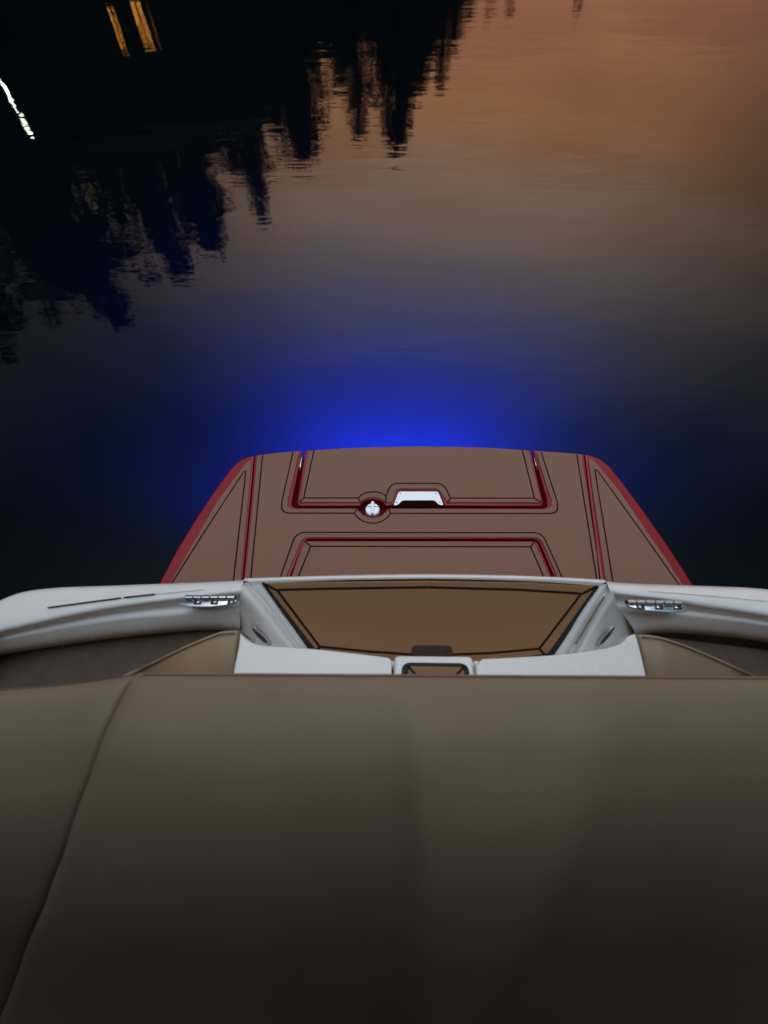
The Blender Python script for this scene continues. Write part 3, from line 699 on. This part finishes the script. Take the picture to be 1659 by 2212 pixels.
# ------------------------------------------------------------------ far shore: bank, trees, house, lamp (all seen mirrored in the lake)
M_bank = mat('dark_grass_bank', (.030, .038, .018), .9, nscale=.5, nvar=.4, bump=.6, bscale=6, bdist=.05)
def shore_d(az):     # distance of the waterline by azimuth (degrees from +Y towards +X)
    pts = [(-180, 30), (-90, 20), (-50, 21), (-30, 26), (-10, 40), (5, 60), (14, 110), (30, 190), (60, 210), (100, 170), (150, 70), (180, 30)]
    for (a, d), (a2, d2) in zip(pts, pts[1:]):
        if a <= az <= a2: return d + (d2-d)*(az-a)/(a2-a)
bm = bmesh.new(); rows = []
for k in range(181):
    az = -180 + 2*k; d = shore_d(az); r = []
    for q, hgt in ((-.5, -1.2), (0, -.05), (1.2, .55), (4, 1.3), (12, 2.2), (40, 5), (120, 7), (260, 8)):
        dd = d + q; nz = .6*noise.noise(Vector((math.sin(R(az))*dd*.1, math.cos(R(az))*dd*.1, 0)))*(1 if q > 0 else .1)
        r.append(Vector((math.sin(R(az))*dd, math.cos(R(az))*dd, hgt + nz)))
    rows.append(r)
loft(rows, bm); orient_up(bm); tag(link('shore', bm, M_bank), 'dark grassy bank rising around the lake', kind='structure')

M_bark = mat('tree_bark', (.05, .04, .03), .9, nscale=8, nvar=.3)
M_leaf = [mat('conifer_needles', (.030, .048, .022), .8, nscale=.8, nvar=.35), mat('broad_leaves', (.040, .062, .022), .75, nscale=.8, nvar=.35)]
def leaf(bm, c, s, rnd, flat=.5):
    a = rnd.uniform(0, 6.283); u = Vector((math.cos(a), math.sin(a), rnd.uniform(-flat, flat))).normalized(); v = u.cross(Vector((rnd.uniform(-.6, .6), rnd.uniform(-.6, .6), 1))).normalized()
    q = [c + u*s*rnd.uniform(.7, 1.3), c + v*s*rnd.uniform(.3, .6), c - u*s*rnd.uniform(.7, 1.3), c - v*s*rnd.uniform(.3, .6)]
    bm.faces.new([bm.verts.new(p) for p in q])
def conifer(seed):                    # unit height: separate tiers of flat sprays, so the outline is a ragged comb
    rnd = random.Random(seed); tb = bmesh.new(); tube_bm(tb, [(0, 0, -.05), (0, 0, .5), (.004, 0, .985)], [.018, .010, .0018], 7)
    cb = bmesh.new(); z = .10; side_ = rnd.uniform(0, 6.28)
    while z < .985:
        rr = .17*(1 - z)**.62*rnd.uniform(.45, 1.25) + .006
        for k in range(rnd.randint(6, 9)):
            a = rnd.uniform(0, 6.283); ln = rr*rnd.uniform(.45, 1.2)*(1 + .25*math.cos(a - side_)); m = max(3, int(ln/.0055)); zz = z + rnd.uniform(-.006, .006)
            for q in range(m):
                t = (q+.5)/m; wv = .026*(1-t) + .006
                c = Vector((math.cos(a)*ln*t + rnd.uniform(-wv, wv), math.sin(a)*ln*t + rnd.uniform(-wv, wv), zz - .04*t*t*ln/.15 + rnd.uniform(-.0035, .0035)))
                leaf(cb, c, .0125, rnd, .18)
        z += rnd.uniform(.014, .030)*(1.15 - .5*z)
    return tb, cb
def broad(seed):
    rnd = random.Random(seed); tb = bmesh.new(); tube_bm(tb, [(0, 0, -.05), (.01, 0, .3), (0, .01, .62)], [.026, .019, .008], 8)
    cb = bmesh.new(); lobes = []
    for k in range(46):
        a = rnd.uniform(0, 6.283); z = rnd.uniform(.22, .95); rad = .25*math.sin(math.pi*min(1, (z-.1)/.92))**.6*rnd.uniform(.1, 1.1)
        lobes.append((Vector((math.cos(a)*rad, math.sin(a)*rad, z)), rnd.uniform(.035, .075)))
    for k in range(6):
        c, r = lobes[k*4]; tube_bm(tb, [(0, 0, .2 + .05*k), tuple(c*.6 + Vector((0, 0, c.z*.3))), tuple(c)], [.010, .006, .002], 5)
    for c, r in lobes:
        for q in range(95):
            v = Vector((rnd.gauss(0, 1), rnd.gauss(0, 1), rnd.gauss(0, .6))).normalized()*r*rnd.uniform(.2, 1.3); v.z *= .55
            leaf(cb, c + v, .0125, rnd, .35)
    return tb, cb
protos = {}
for kind, fn, n in (('c', conifer, 3), ('d', broad, 3)):
    protos[kind] = []
    for s in range(n):
        tb, cb = fn(11*s + (5 if kind == 'c' else 70))
        tm = bpy.data.meshes.new('trunk'); tb.to_mesh(tm); tb.free(); tm.materials.append(M_bark)
        cm = bpy.data.meshes.new('crown'); cb.to_mesh(cm); cb.free(); cm.materials.append(M_leaf[0 if kind == 'c' else 1])
        protos[kind].append((tm, cm))
rt = random.Random(4)
def tree(px, py, D, kind, wid, label=None, group='trees along the dark shore'):
    if px < 700: wid *= 1.45 if kind == 'c' else 1.15
    p = refl(px, py, D); H = p.z; gz = .8
    root = empty('conifer_tree' if kind == 'c' else 'broadleaf_tree', (p.x, p.y, gz)); hh = H - gz
    root.scale = (hh*wid, hh*wid, hh); root.rotation_euler[2] = rt.uniform(0, 6.28)
    tm, cm = rt.choice(protos[kind])
    for nm, me in (('trunk', tm), ('crown', cm)):
        o = bpy.data.objects.new(nm, me); col.objects.link(o); o.parent = root
    tag(root, label or ('dark conifer in the tree line mirrored at upper left' if kind == 'c' else 'dark broadleaf tree in the tree line mirrored at upper left'), 'tree', group)
TR = [(70, 752, 26, 'd', 1.0, 'lowest reflected broadleaf tree at the left edge of the photo'), (-80, 700, 24, 'd', 1.1, None), (175, 690, 28, 'd', .9, None),
      (275, 712, 28, 'c', 1.1, 'reflected conifer whose tip reaches down towards the left rail'), (225, 620, 30, 'd', 1, None), (-20, 560, 28, 'c', 1.3, None),
      (330, 600, 31, 'd', .9, None), (395, 598, 32, 'c', 1.2, 'second reflected conifer tip from the left'), (468, 556, 34, 'c', 1.3, 'reflected conifer with feathery side branches between the leftmost tips'),
      (430, 470, 36, 'd', 1.0, None), (510, 400, 38, 'd', .9, None), (572, 478, 38, 'c', .8, 'thin reflected conifer with a detached looking tip'), (570, 425, 40, 'd', .85, None),
      (640, 372, 44, 'd', .75, None), (662, 345, 45, 'c', 1.71, None), (600, 300, 46, 'c', 1.4, None), (640, 240, 46, 'c', 1.2, None), (560, 330, 42, 'c', 1.3, None),
      (775, 302, 52, 'c', 1.63, 'left of the two tall reflected conifers at the centre of the tree line'), (856, 335, 54, 'c', 2.09, 'tallest reflected conifer, right of the bright gap'), (740, 200, 55, 'c', 1.86, None), 
      (878, 240, 56, 'c', 2.02, None), (905, 210, 58, 'c', 2.02, None), (835, 190, 58, 'c', 2.33, None), (948, 208, 58, 'c', 1.24, 'slim reflected conifer at the right end of the tree line'), (925, 140, 60, 'c', 2.17, None),
      (975, 120, 62, 'c', 1.86, None), (1000, 45, 64, 'd', .9, None), (960, 60, 63, 'd', .9, None), (800, 60, 57, 'd', 1.3, None), (870, 90, 58, 'd', 1.2, None), (930, 60, 60, 'd', 1.2, None), (640, 150, 44, 'd', 1.3, None), (1050, 48, 78, 'd', .6, None), (1098, 40, 80, 'd', .5, None), (1240, 42, 110, 'd', .45, 'lone faint reflected tree top right of the tree line')]
for a in TR: tree(*a)
for i in range(150):                    # the rest of the wood behind and between them
    f = i/149; px = -160 + 1120*f**1.4 + rt.uniform(-15, 15)
    lim = 640 - 600*max(0, f-.08)**.8 if f < .9 else 60
    D = 29 + 33*f + rt.uniform(2, 6); tree(px, max(20, lim*rt.uniform(.60, 1.04) - 10), D, rt.choice('cd'), 1.9)
# low thicket that closes the gaps between trunks
bm = bmesh.new(); r2 = random.Random(9)
for k in range(15000):
    az = r2.uniform(-75, 8); D = shore_d(az) + r2.uniform(5, 14); el = r2.random()
    top = (11 if az < -6 else 8.5)*(1 + .2*noise.noise(Vector((az*.3, 0, 0)))); z = .8 + el*top
    leaf(bm, Vector((math.sin(R(az))*D, math.cos(R(az))*D, z)), .55, r2, 1.5)
tag(link('undergrowth', bm, M_leaf[1], None, smooth=False), 'dense dark undergrowth filling the shore between the trunks', 'undergrowth', kind='stuff')

# house with two lit windows
hc = refl(296, 70, 24.5); az = math.atan2(hc.x, hc.y); HD = math.hypot(hc.x, hc.y)
house = tag(empty('house', (hc.x, hc.y, .9)), 'dark lakeside house with warm lit windows mirrored at the upper left', 'house'); house.rotation_euler = (0, 0, -az)
M_wall = mat('dark_timber_wall', (.02, .018, .016), 1, spec=.0, nscale=3, nvar=.3); M_roof = mat('dark_roof', (.015, .015, .016), 1, spec=.0, nscale=4, nvar=.3)
def hb(nm, boxes, m, parent=house):
    bm = bmesh.new()
    for c, s in boxes: box_bm(bm, c, s)
    return link(nm, bm, m, parent, smooth=False)
hb('wall', [((0, 3, 2.3), (8, 5, 5.2))], M_wall)
bm = bmesh.new()
vs_ = [bm.verts.new(v) for v in ((-4.4, .2, 4.85), (4.4, .2, 4.85), (4.4, 5.8, 4.85), (-4.4, 5.8, 4.85), (-4.4, 3, 6.4), (4.4, 3, 6.4))]
for f in ((0, 1, 5, 4), (2, 3, 4, 5), (0, 4, 3), (1, 2, 5), (3, 2, 1, 0)): bm.faces.new([vs_[i] for i in f])
bmesh.ops.recalc_face_normals(bm, faces=bm.faces[:]); link('roof', bm, M_roof, house, smooth=False)
hb('chimney', [((2.4, 3.6, 6.2), (.6, .6, 1.4))], M_wall)
M_win = emis('lit_window', (1, .38, .06), 2.9, 1); M_win2 = emis('dim_window', (1, .42, .07), 2.5, 1); M_bulb = emis('white_lamp', (.85, 1, .80), 20)
ca, sa = math.cos(az), math.sin(az)
def win(x0, x1, y0, y1, m, nm='window'):
    """window whose mirror image spans those pixels"""
    D = HD + .45; a = refl((x0+x1)/2, y0, D); b = refl((x0+x1)/2 + (y1-y0)*.40, y1, D)
    c = (a+b)/2; wd = (refl(x1, (y0+y1)/2, D) - refl(x0, (y0+y1)/2, D)).length; ht = abs(b.z - a.z)
    rel = Vector((c.x - hc.x, c.y - hc.y, 0)); lx = rel.x*ca - rel.y*sa
    f = hb(nm, [((lx, .455, c.z - .9), (wd + .12, .08, ht + .12))], M_wall)
    hb('pane', [((lx, .40, c.z - .9), (wd, .03, ht))], m, f)
    hb('muntin', [((lx, .38, c.z - .9), (.04, .03, ht)), ((lx, .381, c.z - .9 + ht*.1), (wd, .03, .05))], M_wall, f)
win(232, 246, 22, 66, M_win); win(250, 262, 74, 98, M_win)
win(278, 300, 5, 62, M_win); win(299, 322, 68, 96, M_win)
win(318, 321, 20, 55, M_win2); win(330, 333, 60, 95, M_win2)

# dock lamp: long bright tube with a round bulb above it
def lamp():
    D = 21.0; a = refl(-14, 130, D); b = refl(35, 234, D); bb = refl(52, 262, D)
    root = tag(empty('dock_lamp', (b.x, b.y, .5)), 'tall white dock lamp mirrored as a bright streak at the left edge', 'lamp')
    bm = bmesh.new(); tube_bm(bm, [(0, 0, -1.0), (0, 0, a.z - .7)], .05, 10); link('pole', bm, M_screw, root)
    bm = bmesh.new(); tube_bm(bm, [(0, 0, a.z - .5), (0, 0, b.z - .5)], .022, 12); link('light_tube', bm, M_bulb, root)
    bm = bmesh.new(); bmesh.ops.create_uvsphere(bm, u_segments=16, v_segments=10, radius=.07, matrix=Matrix.Translation((0, 0, bb.z - .5 + .05))); link('bulb', bm, M_bulb, root)
    bm = bmesh.new(); tube_bm(bm, [(0, 0, b.z - .5), (0, 0, bb.z - .5)], .025, 8); link('neck', bm, M_screw, root)
lamp()
